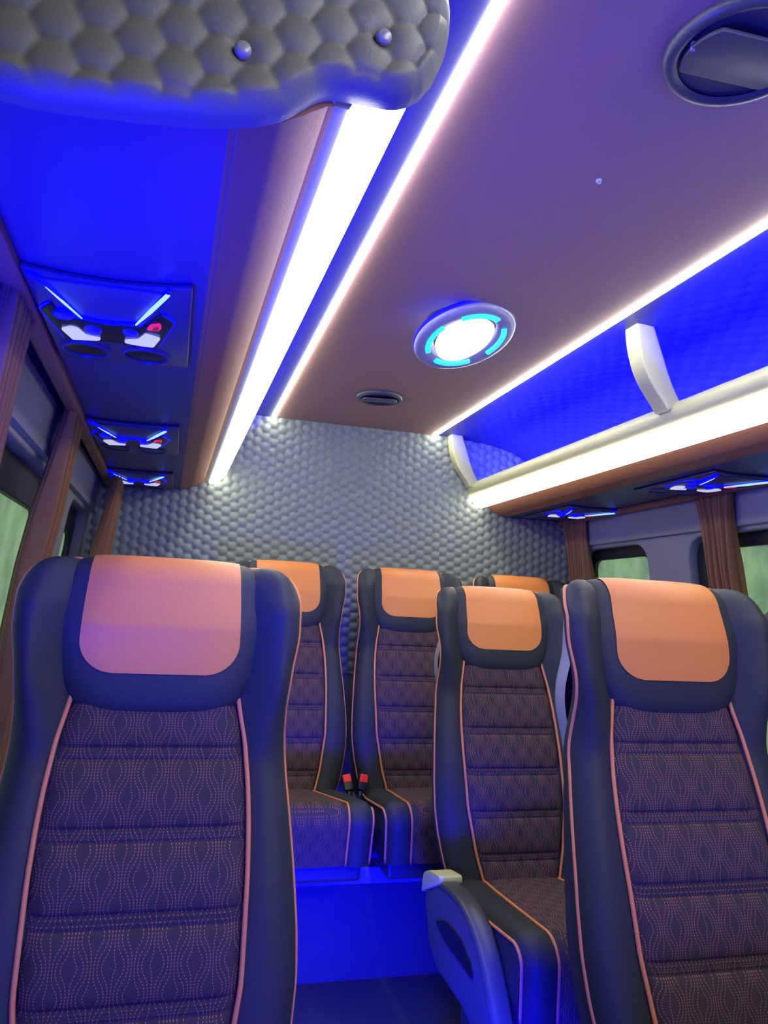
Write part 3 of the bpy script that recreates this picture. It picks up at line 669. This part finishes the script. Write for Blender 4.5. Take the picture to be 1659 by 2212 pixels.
def make_arm(S):
    top = [(-0.085, 0.478), (-0.12, 0.495), (-0.18, 0.508), (-0.25, 0.515), (-0.32, 0.511), (-0.377, 0.490), (-0.427, 0.452), (-0.462, 0.408), (-0.50, 0.350), (-0.53, 0.285), (-0.545, 0.22)]
    botm = [(-0.51, 0.19), (-0.47, 0.25), (-0.42, 0.295), (-0.35, 0.318), (-0.26, 0.322), (-0.17, 0.326), (-0.115, 0.36), (-0.105, 0.40), (-0.078, 0.43)]
    top = [(a + 0.067, b - 0.022) for a, b in top]; botm = [(a + 0.067, b - 0.022) for a, b in botm]
    poly = rounded(top + botm, 0.02, 4)
    x0, x1 = -0.256, -0.214
    arm = Geo().prism(poly, x0, x1, 'x').make('armrest', M['armshell'], S, bevel=0.008, split=45)
    tp = smooth_tab([(float(i), y) for i, (y, z) in enumerate(top)], 60, 4); tz = smooth_tab([(float(i), z) for i, (y, z) in enumerate(top)], 60, 4)
    rows = []
    for k in range(3, 60):
        y, z = tp[k][1], tz[k][1]; a = np.array([tp[min(k + 1, 59)][1] - tp[k - 1][1], tz[min(k + 1, 59)][1] - tz[k - 1][1]]); a /= np.linalg.norm(a); n_ = (a[1], -a[0]) if -a[0] > 0 else (-a[1], a[0])
        if n_[0] > 0 and k > 20: n_ = (-n_[0], -n_[1])
        rows.append([(x, y + n_[0] * d, z + n_[1] * d) for x, d in ((x0 - 0.002, -0.004), (x0 - 0.002, 0.003), (x0 + 0.006, 0.008), (x1 - 0.006, 0.008), (x1 + 0.002, 0.003), (x1 + 0.002, -0.004))])
    Geo().grid(rows).make('arm_pad', M['darkgrey'], arm, split=60)
    slot = rounded([(a + 0.067, b - 0.022) for a, b in [(-0.165, 0.425), (-0.234, 0.450), (-0.331, 0.450), (-0.392, 0.425), (-0.402, 0.400), (-0.31, 0.404), (-0.225, 0.408)]], 0.02, 4)
    Geo().prism(slot, x0 - 0.003, x0 + 0.002, 'x').make('slot', M['black'], arm, split=45)
    Geo().prism(rounded([(a + 0.067, b - 0.022) for a, b in [(-0.06, 0.45), (-0.07, 0.50), (-0.11, 0.518), (-0.185, 0.528), (-0.19, 0.510), (-0.10, 0.47)]], 0.012, 4), x0 - 0.003, x1 + 0.012, 'x').make('arm_hinge', M['cream'], S, bevel=0.004, split=45)
G = 'passenger seats with orange headrest'
s0 = make_seat(0.0, 'large near seat at the left with its headrest tinted pink', G); s0.location = (-0.012, 1.058, 0.0); s0.scale = (1.02, 1, 1)
s1 = make_seat(0.0, 'near seat at the right with bright orange headrest, in front of the small aisle seat', G); s1.location = (0.842, 1.028, 0.014)
s2 = copy_tree(s1); s2['label'] = 'right hand window seat cut off by the right edge of the photo'; s2.location = (1.294, 1.028, 0.014)
s3 = make_seat(0.0, 'second row aisle seat right of the gangway with a curved armrest', G, armrest=True); s3.location = (0.898, 1.858, 0.018)
b0 = make_seat(0.08, 'rear bench seat left of the red buckles, half hidden by the large near left seat', G, LEN=0.33); b0.location = (0.376, 2.493, 0.092)
b1 = copy_tree(b0); b1['label'] = 'rear bench seat right of the red buckles, in the middle of the photo'; b1.location = (0.822, 2.493, 0.092)
b2 = copy_tree(b0); b2['label'] = 'rear bench seat showing only its headrest top behind the second row seat'; b2.location = (1.262, 2.493, 0.092)

# ------------------------------------------------ rear plinth under the bench
pl = empty('rear_plinth', (CX, 2.42, 0)); tag(pl, 'blue lit box step under the rear bench seats', 'plinth')
Geo().box(-0.93, 0.93, 0.0, 0.46, 0.0, 0.30).make('riser', M['plinth'], pl, smooth=False)
Geo().box(-0.93, 0.93, -0.025, 0.46, 0.285, 0.335).make('step_edge', M['wall'], pl, smooth=False, bevel=0.006)
# ------------------------------------------------ seat belt buckles
def buckle(x, y, z, tilt, lab):
    B = empty('seat_belt_buckle', (x, y, z)); tag(B, lab, 'buckle', 'red seat belt buckles')
    B.rotation_euler = (math.radians(-25), math.radians(tilt), 0)
    Geo().prism(rounded([(-0.014, -0.02), (0.014, -0.02), (0.016, 0.03), (-0.016, 0.03)], 0.006), -0.010, 0.010, 'y').make('body', M['black'], B, bevel=0.003, split=40)
    Geo().box(-0.0125, 0.0125, -0.0125, -0.003, 0.004, 0.029).make('release_button', M['redbuckle'], B, smooth=False, bevel=0.003)
    Geo().tube([(0, 0, -0.02), (0, 0.02, -0.06)], 0.008, 8).make('stalk', M['black'], B)
buckle(0.575, 2.43, 0.575, -10, 'left one of the two red belt buckles between the rear bench seats')
buckle(0.622, 2.43, 0.575, 14, 'right one of the two red belt buckles between the rear bench seats')
buckle(0.690, 1.80, 0.465, 10, 'seat belt buckle beside the armrest of the second row aisle seat')
# glowing strip added under the bench for blue light, not a known fitting
g = Geo().box(-0.55, 0.55, -0.002, 0.002, -0.004, 0.004); o = g.make('blue_fill_strip', M['blueled'], smooth=False); o.location = (0.62, 2.385, 0.372)
tag(o, 'added blue glow strip under the front edge of the rear bench', 'light strip')
